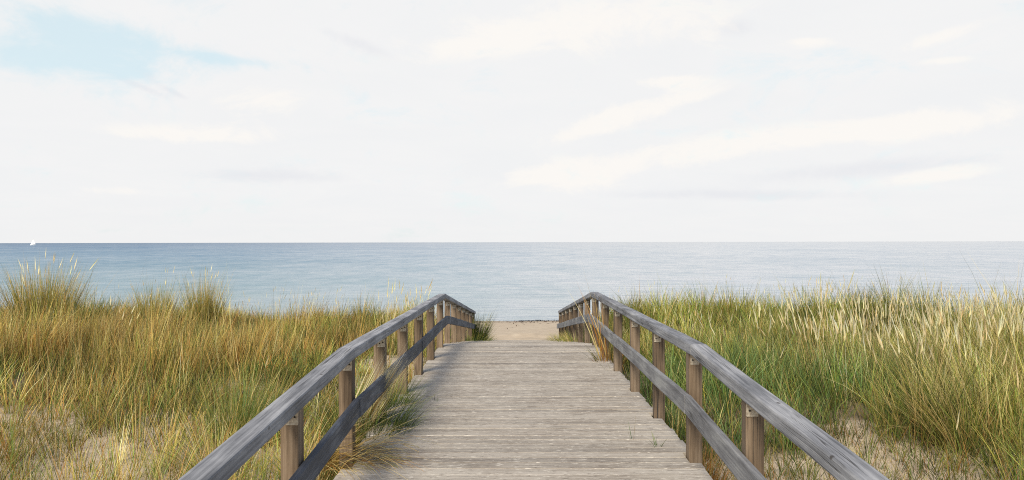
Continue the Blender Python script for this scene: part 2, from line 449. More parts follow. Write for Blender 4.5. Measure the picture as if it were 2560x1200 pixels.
for side, sname in ((-1, 'left'), (1, 'right')):
    xc = side * 1.355
    org = Vector((xc, 6, float(deck_z(6))))
    root = empty('railing', org)
    tag(root, 'weathered railing along the left edge of the boardwalk, ending in a dark grass clump' if side < 0 else
        'weathered railing along the right edge of the boardwalk, ending in bare sand above the beach', 'railing', 'railings of the boardwalk')
    # top rail in pieces that meet over posts and at the bends
    cuts = [-1.5, 3.05, 6.0, 9.95 if side < 0 else 10.4, 13.9, 19.3, 24.75 if side > 0 else 24.3]
    for i in range(len(cuts) - 1):
        a, b = cuts[i] + .0015, cuts[i + 1] - .0015
        mb = MB()
        mb.section(run(a, b, lambda y: rail_top(side, y) - RAILH / 2, xc, .16, .004, 3.1 * i + side), rrect(RAILW, RAILH, .012), goff())
        mb.build('handrail', M['rail'], root, (xc, (a + b) / 2, rail_top(side, (a + b) / 2)))
    cuts = [-1.5, 3.05, 6.0, 10.0, 13.75, 19.2, 24.7 if side > 0 else 24.2]
    for i in range(len(cuts) - 1):
        a, b = cuts[i] + .0015, cuts[i + 1] - .0015
        mb = MB()
        xl = side * (1.355 - .059 - .025)
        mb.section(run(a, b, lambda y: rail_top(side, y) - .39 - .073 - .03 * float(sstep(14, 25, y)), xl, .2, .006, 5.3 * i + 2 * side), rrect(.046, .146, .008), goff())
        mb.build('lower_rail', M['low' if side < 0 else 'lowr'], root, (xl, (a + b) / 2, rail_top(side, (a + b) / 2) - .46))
    for y in posts_y[side]:
        if y > 24.9: continue
        zt = rail_top(side, y) - RAILH + .006
        zb = float(ground_z(xc, y)) - .35
        mb = MB(); n = 7
        lean = random.uniform(-.006, .006)
        ax = Vector((1, random.uniform(-.05, .05), 0)).normalized(); ay = Vector((-ax.y, ax.x, 0))
        st = []
        for i in range(n):
            t = i / (n - 1)
            st.append((Vector((xc + side * .002 + lean * (t - .6), y + .004 * math.sin(t * 5 + y), zb + (zt - zb) * t)), ax, ay))
        mb.section(st, rrect(.108, .110, .009), goff())
        p = mb.build('post', M['post'], root, (xc, y, zb))
        # angle bracket under the rail on the face towards the landward end
        mb = MB(); bx = xc - side * .012 + random.uniform(-.008, .008); yf = y - .055 - .003
        w, h = .070, .082
        zc_ = zt - .006 - h / 2 - .003
        mb.section([(Vector((bx, yf - .0035, zc_)), XA, ZA), (Vector((bx, yf + .003, zc_)), XA, ZA)], rrect(w, h, .004), goff())
        mb.section([(Vector((bx, yf - .05, zt - .012)), XA, ZA), (Vector((bx, yf - .0035, zt - .012)), XA, ZA)], rrect(w, .005, .001), goff())
        for hx, hz in ((-.016, -.006), (.016, .006)):
            mb.section([(Vector((bx + hx, yf - .0065, zc_ + hz)), XA, ZA), (Vector((bx + hx, yf - .002, zc_ + hz)), XA, ZA)],
                       [(.0062 * math.cos(k * math.pi / 4), .0062 * math.sin(k * math.pi / 4)) for k in range(8)], goff(), 1)
        mb.build('bracket', [M['zinc'], M['hole']], p, (bx, yf, zc_))

# ------------------------------------------------------------------ boardwalk
root = empty('boardwalk', (0, 6, float(deck_z(6))))
tag(root, 'grey wooden plank boardwalk rising over the dune to the beach', 'boardwalk')
mb = MB(); y = -1.5; pitch = .1445
while y < 27.6:
    gapw = random.choice((.006, .009, .011, .014))
    y0, y1 = y, y + pitch - gapw
    yc = (y0 + y1) / 2
    slope = float((deck_z(y1) - deck_z(y0)) / (y1 - y0))
    B = Vector((0, -slope, 1)).normalized(); A = Vector((0, 1, slope)).normalized()
    ends = {}
    for side in (-1, 1):
        e = 1.372 + random.uniform(-.012, .012)
        for p in posts_y[side]:
            if y1 > p - .068 and y0 < p + .068 and p < 24.9: e = 1.288
        ends[side] = e
    zc_ = float(deck_z(yc)) - .02 + random.uniform(-.002, .0025)
    st = []; tilt = random.uniform(-.004, .004)
    nn = 9
    sd = random.uniform(0, 99)
    for i in range(nn):
        t = i / (nn - 1); x = -ends[-1] + (ends[-1] + ends[1]) * t
        st.append((Vector((x, yc + .003 * (vnoise(x * 1.5 + sd, sd) - .5), zc_ + tilt * (t - .5) - .003 * (vnoise(x + sd, sd * 2))), ), A, B))
    # cross-section runs (A = along the walk, B = up); reversed so faces point out
    mb.section(st, rrect(y1 - y0, .04, .006), goff())
    y += pitch
mb.build('deck', M['plank'], root, (0, 6, float(deck_z(6))))
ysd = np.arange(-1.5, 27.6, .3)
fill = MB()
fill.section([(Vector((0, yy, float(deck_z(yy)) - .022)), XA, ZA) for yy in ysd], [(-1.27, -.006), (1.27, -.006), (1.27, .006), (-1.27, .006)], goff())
fill.build('gap_shade_sand', M['gap'], root, (0, 6, float(deck_z(6))))
for xb in (-1.19, 0, 1.19):
    mb = MB()
    mb.section([(Vector((xb, yy, float(deck_z(yy)) - .041 - .075)), XA, ZA) for yy in np.arange(-1.4, 24.8, .8)], rrect(.07, .148, .006), goff())
    mb.build('bearer', M['post'], root, (xb, 6, float(deck_z(6))))

# ------------------------------------------------------------------ sailing boat
bd = 1620.0; bx = (77 - 1287) / 1950 * bd
boat = empty('sailboat', (bx, bd, 0))
tag(boat, 'small white sailing boat alone on the horizon', 'sailboat')
def hull_ring(t):
    w = 1.75 * math.sin(math.pi * min(1, .12 + t * .88)) ** .7 * (1 if t < .6 else (1 - ((t - .6) / .4) ** 2 * .9))
    return [(-w, 1.25), (-w * .85, .3), (-w * .4, -.35), (w * .4, -.35), (w * .85, .3), (w, 1.25)]
mb = MB()
rings = [hull_ring(i / 10) for i in range(11)]
b0 = 0
L = 11.5
for i, r in enumerate(rings):
    for a, b in r: mb.v.append(Vector((bx - L / 2 + L * (1 - i / 10), bd + a, b + (.25 * (i / 10) ** 2 if b > 1 else 0)))); mb.g.append((0, 0, 0))
for i in range(10):
    for k in range(6):
        k2 = (k + 1) % 6
        mb.f.append((i * 6 + k, (i + 1) * 6 + k, (i + 1) * 6 + k2, i * 6 + k2)); mb.mi.append(0)
mb.f.append(tuple(range(6))); mb.mi.append(0); mb.f.append(tuple(60 + k for k in reversed(range(6)))); mb.mi.append(0)
mb.build('hull', M['white'], boat, (bx, bd, 0))
mb = MB(); mb.section([(Vector((bx + .4, bd, 1.2)), XA, YA), (Vector((bx + .4, bd, 13.6)), XA, YA)], rrect(.22, .22, .05), goff()); mb.build('mast', M['mast'], boat, (bx, bd, 1.2))
def sail(name, pts, belly):
    mb = MB(); n = 8; idx = {}
    top, tack, clew = [Vector(p) for p in pts]
    for sgn in (0, 1):
        for i in range(n + 1):
            for j in range(n + 1):
                t = i / n; s_ = j / n
                a = tack.lerp(top, t); b = clew.lerp(top, t)
                p = a.lerp(b, s_)
                p.y += belly * math.sin(math.pi * s_) * (1 - t) + .03 * sgn
                idx[sgn, i, j] = len(mb.v); mb.v.append(p); mb.g.append((0, 0, 0))
        for i in range(n):
            for j in range(n):
                f = (idx[sgn, i, j], idx[sgn, i, j + 1], idx[sgn, i + 1, j + 1], idx[sgn, i + 1, j])
                mb.f.append(f if sgn == 0 else f[::-1]); mb.mi.append(0)
    mb.build(name, M['sail'], boat, pts[1])
sail('mainsail', ((bx + .6, bd, 13.2), (bx + .6, bd, 2.4), (bx + 5.0, bd + .8, 2.5)), -.5)
sail('jib', ((bx + .2, bd, 12.0), (bx - 5.0, bd, 1.6), (bx + .8, bd + .9, 2.0)), -.6)
mb = MB(); mb.section([(Vector((bx + .5, bd + .05, 2.2)), YA, ZA), (Vector((bx + 5.2, bd + .8, 2.3)), YA, ZA)], rrect(.16, .16, .04), goff()); mb.build('boom', M['mast'], boat, (bx + .5, bd, 2.2))

# ------------------------------------------------------------------ grass
def blades(base, L, az, th0, kap, w, cb, cm, ct, tw=None, seg=4):
    """ribbons. base (n,3); th0 start lean from vertical, kap bend over the length; colours (n,3) at base, middle, tip"""
    n = len(L)
    T = np.linspace(0, 1, seg + 1)
    dirx, diry = np.cos(az), np.sin(az)
    p = np.array(base, dtype=float).copy()
    P = [p.copy()]
    for i in range(seg):
        th = th0 + kap * (T[i] + T[i + 1]) / 2
        st = np.sin(th) * L / seg
        p = p + np.stack([dirx * st, diry * st, np.cos(th) * L / seg], 1)
        P.append(p.copy())
    if tw is None: tw = rng.uniform(-1.3, 1.3, n)
    wx, wy = -np.sin(az + tw), np.cos(az + tw)
    wd_ = np.stack([wx, wy, np.zeros(n)], 1)
    prof = np.interp(T, [0, .25, .6, 1], [.8, 1, .72, .0])
    V = np.zeros((n, 2 * seg + 1, 3)); C = np.ones((n, 2 * seg + 1, 4))
    for i in range(seg + 1):
        t = T[i]
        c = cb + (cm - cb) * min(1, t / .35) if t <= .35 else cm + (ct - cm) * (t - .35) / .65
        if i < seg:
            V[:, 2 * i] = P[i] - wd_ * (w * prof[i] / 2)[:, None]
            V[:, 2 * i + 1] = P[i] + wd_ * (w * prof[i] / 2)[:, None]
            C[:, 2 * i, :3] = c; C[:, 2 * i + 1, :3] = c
        else:
            V[:, 2 * i] = P[i]; C[:, 2 * i, :3] = c
    nv = 2 * seg + 1
    loop = []; tot = []
    for i in range(seg - 1):
        loop += [2 * i, 2 * i + 1, 2 * i + 3, 2 * i + 2]; tot.append(4)
    loop += [2 * seg - 2, 2 * seg - 1, 2 * seg]; tot.append(3)
    off = (np.arange(n) * nv)[:, None]
    return V.reshape(-1, 3), C.reshape(-1, 4), (off + np.array(loop)[None]).ravel(), np.tile(tot, n), np.stack(P[-2:], 0)

def ears(tip, direc, L, w, ca, cb_):
    """seed heads: three-sided spindles with a ragged outline"""
    n = len(L)
    prof = [(0, .25), (.15, .85), (.4, 1.0), (.7, .75), (1, 0.05)]
    d = direc / np.linalg.norm(direc, axis=1)[:, None]
    a = np.cross(d, np.array([0.3, 1, .1])); a /= np.linalg.norm(a, axis=1)[:, None]
    b = np.cross(d, a)
    V = np.zeros((n, 15, 3)); C = np.ones((n, 15, 4))
    for i, (t, r) in enumerate(prof):
        for k in range(3):
            an = k * 2.094 + i * .5
            rr = (w * r / 2 * rng.uniform(.7, 1.3, n))[:, None]
            V[:, i * 3 + k] = tip + d * (L * t)[:, None] + (a * math.cos(an) + b * math.sin(an)) * rr
            C[:, i * 3 + k, :3] = ca + (cb_ - ca) * t
    loop = []
    for i in range(4):
        for k in range(3):
            k2 = (k + 1) % 3
            loop += [i * 3 + k, i * 3 + k2, (i + 1) * 3 + k2, (i + 1) * 3 + k]
    off = (np.arange(n) * 15)[:, None]
    return V.reshape(-1, 3), C.reshape(-1, 4), (off + np.array(loop)[None]).ravel(), np.full(n * 12, 4)

class GB:
    def __init__(s): s.V, s.C, s.L, s.T, s.nv = [], [], [], [], 0
    def add(s, V, C, L, T, *_):
        s.V.append(V); s.C.append(C); s.L.append(L + s.nv); s.T.append(T); s.nv += len(V)
    def build(s, name, mat, parent=None, origin=(0, 0, 0)):
        if not s.V: return None
        T = np.concatenate(s.T)
        st = np.concatenate([[0], np.cumsum(T)[:-1]])
        return np_mesh(name, np.concatenate(s.V), np.concatenate(s.L), st, T, mat, parent, origin,
                       [('col', 'FLOAT_COLOR', np.concatenate(s.C))])

PAL = {   # base, middle, tip (albedo of the plant, bases darkened for root shade)
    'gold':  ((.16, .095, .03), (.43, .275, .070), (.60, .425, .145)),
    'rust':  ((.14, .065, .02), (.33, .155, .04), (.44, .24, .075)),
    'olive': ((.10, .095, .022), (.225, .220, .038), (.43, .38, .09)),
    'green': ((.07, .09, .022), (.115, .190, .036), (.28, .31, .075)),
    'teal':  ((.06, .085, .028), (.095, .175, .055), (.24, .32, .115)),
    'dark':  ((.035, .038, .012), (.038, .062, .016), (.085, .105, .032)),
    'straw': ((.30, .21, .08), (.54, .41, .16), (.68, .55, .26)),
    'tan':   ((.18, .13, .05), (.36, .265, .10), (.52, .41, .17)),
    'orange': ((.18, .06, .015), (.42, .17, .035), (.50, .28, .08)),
    'shade_brown': ((.045, .032, .014), (.075, .055, .024), (.13, .10, .045)),  # dark brown standing in for shade low in the grass
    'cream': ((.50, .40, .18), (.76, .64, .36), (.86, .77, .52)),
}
def pick(names, probs, n):
    idx = rng.choice(len(names), n, p=np.array(probs) / sum(probs))
    tab = np.array([PAL[k] for k in names])
    c = tab[idx]
    j = rng.normal(1, .16, (n, 1)); hue = rng.normal(0, .06, (n, 1))
    out = []
    for i in range(3):
        v = c[:, i] * j
        v = v * np.concatenate([1 + hue, np.ones((n, 1)), 1 - hue], 1)
        out.append(np.clip(v, .01, .85))
    return out

def tussock(gb, cx, cy, n, R, L, names, probs, lean=(0, 0), spread=.55, bend=.7, w=.006, seg=4, ears_gb=None, n_ear=0, earL=.16, earW=.012, earpal='cream', stemL=1.3, z=None, ear_names=('straw',), Lj=.22, jit=1.0):
    r = R * np.sqrt(rng.random(n)); a = rng.uniform(0, 2 * np.pi, n)
    bx_, by_ = cx + r * np.cos(a), cy + r * np.sin(a)
    bz = (ground_z(bx_, by_) if z is None else np.full(n, z)) - .02
    out = spread * (r / max(R, 1e-6)) + rng.normal(0, .10 * jit, n)
    vx = np.cos(a) * out + lean[0] + rng.normal(0, .12 * jit, n); vy = np.sin(a) * out + lean[1] + rng.normal(0, .12 * jit, n)
    th = np.clip(np.hypot(vx, vy), 0, 1.45); az_ = np.arctan2(vy, vx)
    LL = L * np.clip(rng.normal(1, Lj, n), .35, 1.6)
    c = pick(names, probs, n)
    k = bend * rng.uniform(.3, 1.5, n) * (.4 + th)
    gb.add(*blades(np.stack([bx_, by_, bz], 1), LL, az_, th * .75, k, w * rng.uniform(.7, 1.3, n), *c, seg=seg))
    if n_ear:
        stalks(gb, ears_gb or gb, cx, cy, n_ear, R * .8, stemL, lean, spread * .35, earL, earW, ear_names, earpal, z)

def stalks(gb, eg, cx, cy, n, R, L, lean, spread, earL, earW, names=('straw',), earpal='cream', z=None, bend=.18, w=.0045):
    r = R * np.sqrt(rng.random(n)); a = rng.uniform(0, 2 * np.pi, n)
    bx_, by_ = cx + r * np.cos(a), cy + r * np.sin(a)
    bz = (ground_z(bx_, by_) if z is None else np.full(n, z)) - .02
    vx = np.cos(a) * spread + lean[0] * .7 + rng.normal(0, .07, n); vy = np.sin(a) * spread + lean[1] * .7 + rng.normal(0, .07, n)
    th = np.hypot(vx, vy); az_ = np.arctan2(vy, vx)
    LL = L * np.clip(rng.normal(1, .13, n), .6, 1.4)
    c = pick(names, [1] * len(names), n)
    put_stalks(gb, eg, np.stack([bx_, by_, bz], 1), LL, az_, th, bend * rng.uniform(.2, 1.6, n), np.full(n, w), c, earL * rng.uniform(.75, 1.25, n), earW * rng.uniform(.8, 1.3, n), earpal)

def put_stalks(gb, eg, base, LL, az_, th, k, w, c, eL, eW, earpal):
    n = len(LL); e = pick((earpal,), (1,), n)
    for sl in ([slice(0, n)] if isinstance(eg, GB) else [slice(i, i + 1) for i in range(n)]):
        V, C, Lo, T, P = blades(base[sl], LL[sl], az_[sl], th[sl], k[sl], w[sl], *[v[sl] for v in c], seg=5)
        d_ = P[1] - P[0]
        E = ears(P[1] - d_ * .35, d_, eL[sl], eW[sl], e[1][sl], e[2][sl])
        if isinstance(eg, GB): gb.add(V, C, Lo, T); eg.add(*E)
        else: eg.append(((V, C, Lo, T), E, base[sl][0]))

# ---- the mass of dune grass: tufts drawn over both dunes (stuff)
def at(px, d): return CAMX + (px - 1289) / 1950 * d + 0.0

def scatter(y0, y1, sp, side, dens_fn):
    xm = .70 * y1 + 2.2
    nx, ny = int(xm / sp), int((y1 - y0) / sp)
    gx, gy = np.meshgrid(np.arange(nx), np.arange(ny))
    x = (gx.ravel() + rng.random(gx.size)) * sp; y = y0 + (gy.ravel() + rng.random(gx.size)) * sp
    x = x * side
    ok = (np.abs(x) < .70 * y + 2.2) & (np.abs(x) > 1.55) & (rng.random(len(x)) < dens_fn(x, y))
    return x[ok], y[ok]

def tufts_to_blades(gb, x, y, nb, R, L, names, probs, lean, spread, bend, w, seg=3, Lvar=.2, th_max=1.3):
    """many tufts at once; per-tuft arrays x, y, L; nb blades each"""
    m = len(x)
    if m == 0: return
    L = np.broadcast_to(L, (m,)); w = (w * np.clip(.70 + y / 15, 1.0, 2.2))[np.repeat(np.arange(m), nb)]
    tl = L * np.clip(rng.normal(1, .30, m), .4, 1.8)
    ti = np.repeat(np.arange(m), nb); n = len(ti)
    Rt = R * rng.uniform(.7, 1.4, m)
    r = np.sqrt(rng.random(n)) * Rt[ti]; a = rng.uniform(0, 2 * np.pi, n)
    bx_ = x[ti] + r * np.cos(a); by_ = y[ti] + r * np.sin(a)
    bz = ground_z(bx_, by_) - .02
    out = spread * r / Rt[ti]
    tlx = rng.normal(0, .15, m)[ti]; tly = rng.normal(0, .12, m)[ti]
    vx = np.cos(a) * out + lean[0] + tlx + rng.normal(0, .08, n); vy = np.sin(a) * out + lean[1] + tly + rng.normal(0, .08, n)
    th = np.clip(np.hypot(vx, vy), 0, th_max); az_ = np.arctan2(vy, vx)
    c = pick(names, probs, n)
    tc = (np.exp(rng.normal(0, .28, m) + 1.5 * (fbm(x * .75 + 12, y * .75 + 33) - .5))[:, None])[ti]                      # each tuft its own tone
    c = [np.clip(v * tc, .01, .85) for v in c]
    LL = tl[ti] * np.clip(rng.normal(1, Lvar, n), .4, 1.5)
    gb.add(*blades(np.stack([bx_, by_, bz], 1), LL, az_, th * .7, bend * rng.uniform(.2, 1.5, n) * (.4 + th), w * rng.uniform(.7, 1.3, n), *c, seg=seg))

# -- masks, world space
def left_gold(x, y):
    k = sstep(9.2, 10.8, y + .9 * (fbm(x * .8, y * .8) - .5) * 2 + .25 * (x + 5)) * sstep(25.5, 22.5, y)
    strip = sstep(-5.6, -3.9, x + 1.0 * (fbm(x * .6 + 5, y * .6) - .5)) * sstep(17.5, 15.5, y)
    return k * (1 - .93 * strip)
def right_all(x, y):
    k = sstep(8.0, 9.4, y + 1.5 * (fbm(x * .7 + 9, y * .7) - .5) * 2 - .12 * (x - 3)) * sstep(25.5, 23, y)
    return k

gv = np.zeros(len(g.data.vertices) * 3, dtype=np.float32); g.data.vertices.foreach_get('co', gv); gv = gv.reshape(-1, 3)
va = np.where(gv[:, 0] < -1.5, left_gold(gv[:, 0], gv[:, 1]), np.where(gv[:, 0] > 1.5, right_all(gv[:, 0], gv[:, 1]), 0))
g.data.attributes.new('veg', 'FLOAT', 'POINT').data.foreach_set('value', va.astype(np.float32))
# left: golden hair grass
gold = GB(); goldears = GB()
x, y = scatter(8.5, 25.5, .25, -1, lambda x, y: left_gold(x, y) * (.55 + .45 * sstep(.35, .55, fbm(x * .5 + 2, y * .5 + 7))))
h = .56 + .42 * (fbm(x * .7, y * .7 + 3) - .3) - .10 * sstep(12, 9.5, y) - .17 * sstep(15.5, 18, y)
h = h * (1 + sstep(13, 17, y) * (1.1 * (fbm(x * .42 + 61, y * .3 + 2) - .5)))
h = h * (1 - .25 * sstep(-5.5, -3, x))
tone = fbm(x * .45 + 31, y * .45 + 11)
yel = sstep(-5.0, -8, x + 2 * (fbm(x * .3, y * .3 + 77) - .5)) * sstep(17, 12, y) + .35 * sstep(11.5, 9.5, y)
sel = (tone + .25 * yel < .50)
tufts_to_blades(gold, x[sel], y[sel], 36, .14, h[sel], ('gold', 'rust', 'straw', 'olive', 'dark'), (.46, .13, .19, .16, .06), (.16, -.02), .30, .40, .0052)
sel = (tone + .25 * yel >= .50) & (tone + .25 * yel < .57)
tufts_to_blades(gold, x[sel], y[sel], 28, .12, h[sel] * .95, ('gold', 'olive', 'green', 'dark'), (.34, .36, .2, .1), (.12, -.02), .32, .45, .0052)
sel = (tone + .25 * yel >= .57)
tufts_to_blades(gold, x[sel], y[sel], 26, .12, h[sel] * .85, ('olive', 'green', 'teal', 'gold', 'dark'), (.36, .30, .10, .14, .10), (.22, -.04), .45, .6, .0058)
# short dead blades, coloured dark for the shade between the tufts
k = rng.random(len(x)) < .8
tufts_to_blades(gold, x[k] + rng.normal(0, .1, k.sum()), y[k] + rng.normal(0, .1, k.sum()), 16, .16, .26, ('shade_brown', 'dark', 'rust'), (.6, .3, .1), (.1, 0), .9, .5, .008)
# thin seed stalks over the golden part
k = rng.random(len(x)) < .55
tufts_to_blades(gold, x[k], y[k], 4, .14, h[k] * 1.3, ('gold', 'straw', 'rust'), (.45, .35, .2), (.10, -.02), .16, .25, .0042, seg=4)
# green marram along the ridge line, left
x, y = scatter(18.5, 24, .33, -1, lambda x, y: .55 * sstep(.40, .55, fbm(x * .5 + 60, y * .5)) + .25 * sstep(-5.5, -3, x))
tufts_to_blades(gold, x, y, 28, .14, .54, ('green', 'olive', 'tan', 'dark'), (.4, .3, .2, .1), (.10, 0), .4, .5, .0065)
# the left foreground sand: sparse short mixed shoots
x, y = scatter(6.0, 11.5, .21, -1, lambda x, y: (.55 + .45 * sstep(.40, .52, fbm(x * .9 + 14, y * .9 + 3))) * (1 - .6 * left_gold(x, y)) * sstep(-1.8, -2.3, x))
tufts_to_blades(gold, x, y, 17, .09, .42, ('green', 'olive', 'gold', 'straw', 'rust'), (.3, .3, .16, .12, .12), (.10, 0), .55, .7, .0048, seg=4)
x, y = scatter(6.5, 11.5, .50, -1, lambda x, y: .75 * sstep(-2.6, -4.2, x))
tufts_to_blades(gold, x, y, 18, .10, .66, ('straw', 'gold', 'green'), (.45, .35, .2), (.16, 0), .4, .5, .005, seg=4)
# open sandy strip beside the left railing: low green cover
x, y = scatter(9.0, 19.5, .17, -1, lambda x, y: (.10 + .75 * sstep(.46, .58, fbm(x * .7 + 4, y * .7))) * sstep(-6.5, -4, x) * (1 - .5 * left_gold(x, y)))
tufts_to_blades(gold, x, y, 20, .13, .27, ('green', 'olive', 'tan', 'teal', 'rust'), (.3, .3, .2, .1, .1), (.10, 0), .7, .8, .0055)
x, y = scatter(10.5, 18.5, .22, -1, lambda x, y: .8 * np.exp(-((x + 4.6 + .9 * np.sin(y * .9)) / .9) ** 2) * sstep(.38, .5, fbm(x * .6 + 70, y * .6)))
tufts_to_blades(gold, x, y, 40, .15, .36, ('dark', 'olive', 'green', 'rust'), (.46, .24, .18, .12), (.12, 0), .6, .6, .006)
o = gold.build('dune_grass', M['grass']); tag(o, 'golden and olive dune grass covering the left dune', 'grass', None, 'stuff')

rg = GB()
# right: green and teal marram next to the rail, olive behind, tan tops
x, y = scatter(7.6, 25.5, .26, 1, lambda x, y: right_all(x, y) * (.60 + .40 * sstep(.35, .5, fbm(x * .5 + 22, y * .5 + 7))) * (.45 + .55 * sstep(1.6, 2.6, x)))
h = .54 + .38 * (fbm(x * .7 + 9, y * .7 + 3) - .3) - .08 * sstep(16, 18, y)
h = h * (1 + sstep(12, 16, y) * (1.5 * (fbm(x * .42 + 19, y * .3 + 2) - .5)))
h = h * (1 - .25 * sstep(3, 1.6, x))
tone = fbm(x * .5 + 3, y * .5 + 51)
teal = sstep(6.4, 4.0, x + 3.0 * (tone - .5)) * sstep(15.5, 12, y)
sel = teal > .5
tufts_to_blades(rg, x[sel], y[sel], 32, .12, h[sel], ('teal', 'green', 'olive', 'straw', 'dark'), (.36, .34, .12, .06, .12), (-.08, -.04), .5, .65, .0056)
sel2 = ~sel & (tone < .47)
tufts_to_blades(rg, x[sel2], y[sel2], 28, .12, h[sel2], ('olive', 'straw', 'rust', 'green', 'dark'), (.36, .14, .05, .36, .09), (-.12, -.02), .42, .55, .0056)
sel3 = ~sel & (tone >= .47)
tufts_to_blades(rg, x[sel3], y[sel3], 28, .12, h[sel3], ('olive', 'green', 'gold', 'straw', 'dark'), (.34, .34, .10, .14, .08), (-.12, -.02), .42, .55, .0056)
tufts_to_blades(rg, x + rng.normal(0, .1, len(x)), y + rng.normal(0, .1, len(x)), 16, .16, .25, ('shade_brown', 'dark', 'rust'), (.4, .5, .1), (-.1, 0), .9, .5, .008)  # short blades, coloured dark for the shade between the right tufts
# ridge marram
x, y = scatter(17.5, 23.5, .30, 1, lambda x, y: .75 * sstep(.46, .58, fbm(x * .5 + 90, y * .5)))
tufts_to_blades(rg, x, y, 30, .15, .74, ('green', 'olive', 'tan', 'dark'), (.4, .34, .18, .08), (.0, 0), .42, .5, .0065)
# long tan-green blades, far right
x, y = scatter(8.4, 15, .30, 1, lambda x, y: .85 * sstep(4.2, 5.8, x - .22 * (y - 9)) * sstep(15, 13, y))
tufts_to_blades(rg, x, y, 42, .16, .92, ('tan', 'olive', 'straw', 'green', 'shade_brown'), (.16, .28, .34, .16, .06), (-.24, -.06), .45, .7, .0056, seg=4)
# foreground sand, right: sparse
x, y = scatter(5.6, 10.5, .20, 1, lambda x, y: (.42 + .55 * sstep(.40, .52, fbm(x * .9 + 44, y * .9 + 3))) * (1 - .6 * right_all(x, y)))
tufts_to_blades(rg, x, y, 15, .08, .36, ('green', 'olive', 'dark', 'rust', 'tan'), (.36, .26, .12, .12, .14), (-.05, 0), .6, .7, .0048, seg=4)
x, y = scatter(5.8, 10, .25, 1, lambda x, y: .85 * sstep(3.9, 4.8, x) * (1 - .85 * mound(x, y, 4.4, 8.1, .45, .5)))
tufts_to_blades(rg, x, y, 30, .13, .62, ('green', 'olive', 'tan', 'dark'), (.42, .3, .16, .12), (-.18, -.05), .5, .7, .005, seg=4)
o = rg.build('marram_grass', M['grass']); tag(o, 'green and tan marram grass covering the right dune', 'grass', None, 'stuff')

# pale ripe ears standing over the far right dune (nobody could count them)
le = GB()
def ear_dens(x, y): return .85 * sstep(.30, .46, x / y + .10 * (fbm(x * .5, y * .5 + 5) - .5)) * sstep(8.6, 9.6, y) * sstep(17, 14.5, y)
x, y = scatter(8.6, 17, .36, 1, lambda x, y: ear_dens(x, y) * sstep(.34, .5, fbm(x * .8 + 3, y * .8 + 9)))
for xx, yy in zip(x, y):
    stalks(le, le, xx, yy, int(rng.integers(3, 9)), .15, rng.uniform(.85, 1.18), (-.06 + rng.normal(0, .08), 0), .16, .26, .0185, ('straw', 'tan', 'cream'), w=.0055, bend=.10)
x, y = scatter(9.5, 20, .55, 1, lambda x, y: .28 * sstep(.10, .2, x / y))
for xx, yy in zip(x, y):
    stalks(le, le, xx, yy, int(rng.integers(1, 3)), .10, rng.uniform(.85, 1.1), (0, 0), .12, .18, .014)
o = le.build('lyme_grass_ears', M['ear']); tag(o, 'pale ripe ears of lyme grass massed over the right dune', 'grass', None, 'stuff')

# faint pale panicles over the skyline
pn = GB()
for (pa, pb, d, cnt, Lh, ps) in ((540, 880, 20.5, 60, 1.0, .3), (0, 520, 20, 60, 1.0, .3), (1500, 2560, 19, 90, .95, .3), (1560, 1760, 15, 26, 1.0, .25)):
    for i in range(cnt):
        stalks(pn, pn, at(rng.uniform(pa, pb), d), d + rng.normal(0, .8), 1, .05, Lh * rng.uniform(.8, 1.15), (.05, 0), .1, .16, .013, ('tan', 'straw'), 'cream', w=.004)
o = pn.build('seed_stalks', M['ear']); tag(o, 'thin pale seed stalks rising along both dune tops', 'grass', None, 'stuff')

# ---- clumps one can point to
def clump(name, label, cat, cx, cy, fn, group=None):
    z = float(ground_z(cx, cy))
    t = empty(name, (cx, cy, z))
    tag(t, label, cat, group, 'thing')
    gb, eg = GB(), []
    fn(gb, eg, cx, cy)
    gb.build('foliage', M['grass'], t, (cx, cy, z))
    for stem_, ear_, b_ in eg:                      # every eared stalk is a part, its ear a sub-part
        sg, hg = GB(), GB(); sg.add(*stem_); hg.add(*ear_)
        so = sg.build('stalk', M['grass'], t, tuple(b_))
        hg.build('seed_head', M['ear'], so, tuple(b_))
    return t

def G(n, R, L, names, probs, **kw):
    return lambda gb, eg, cx, cy: tussock(gb, cx, cy, n, R, L, names, probs, ears_gb=eg, **kw)

gm = ('green', 'olive', 'tan', 'dark'); gp = (.38, .30, .22, .10)
SKY_G = 'marram tufts on the left skyline'
clump('marram_tuft', 'tallest marram tuft on the left skyline, crowned with feathery plumes', 'grass', at(105, 19.5), 19.5,
      G(1300, .60, 1.34, ('olive', 'tan', 'green', 'gold'), (.34, .3, .16, .20), spread=.36, bend=.35, w=.009, n_ear=20, stemL=1.5, earL=.34, earW=.022, earpal='cream', lean=(.05, 0)), SKY_G)
clump('marram_tuft', 'dark green marram tuft just right of the tallest skyline tuft', 'grass', at(172, 19.6), 19.6,
      G(700, .50, .95, ('green', 'dark', 'olive'), (.45, .25, .3), spread=.6, bend=.5, w=.009), SKY_G)
clump('marram_tuft', 'wider of the two spiky marram tufts standing side by side on the left skyline', 'grass', at(388, 19.6), 19.6,
      G(800, .30, 1.08, ('olive', 'tan', 'green', 'gold'), (.32, .24, .30, .14), spread=.28, bend=.3, w=.009, n_ear=8, stemL=1.4, earL=.2, earW=.014, earpal='cream'), SKY_G)
clump('marram_tuft', 'narrow pointed marram tuft, the right one of the skyline pair', 'grass', at(506, 19.5), 19.5,
      G(850, .24, 1.30, ('olive', 'gold', 'tan', 'green'), (.3, .26, .24, .20), spread=.24, bend=.28, w=.009, n_ear=12, stemL=1.62, earL=.24, earW=.015, earpal='cream', lean=(.06, 0)), SKY_G)
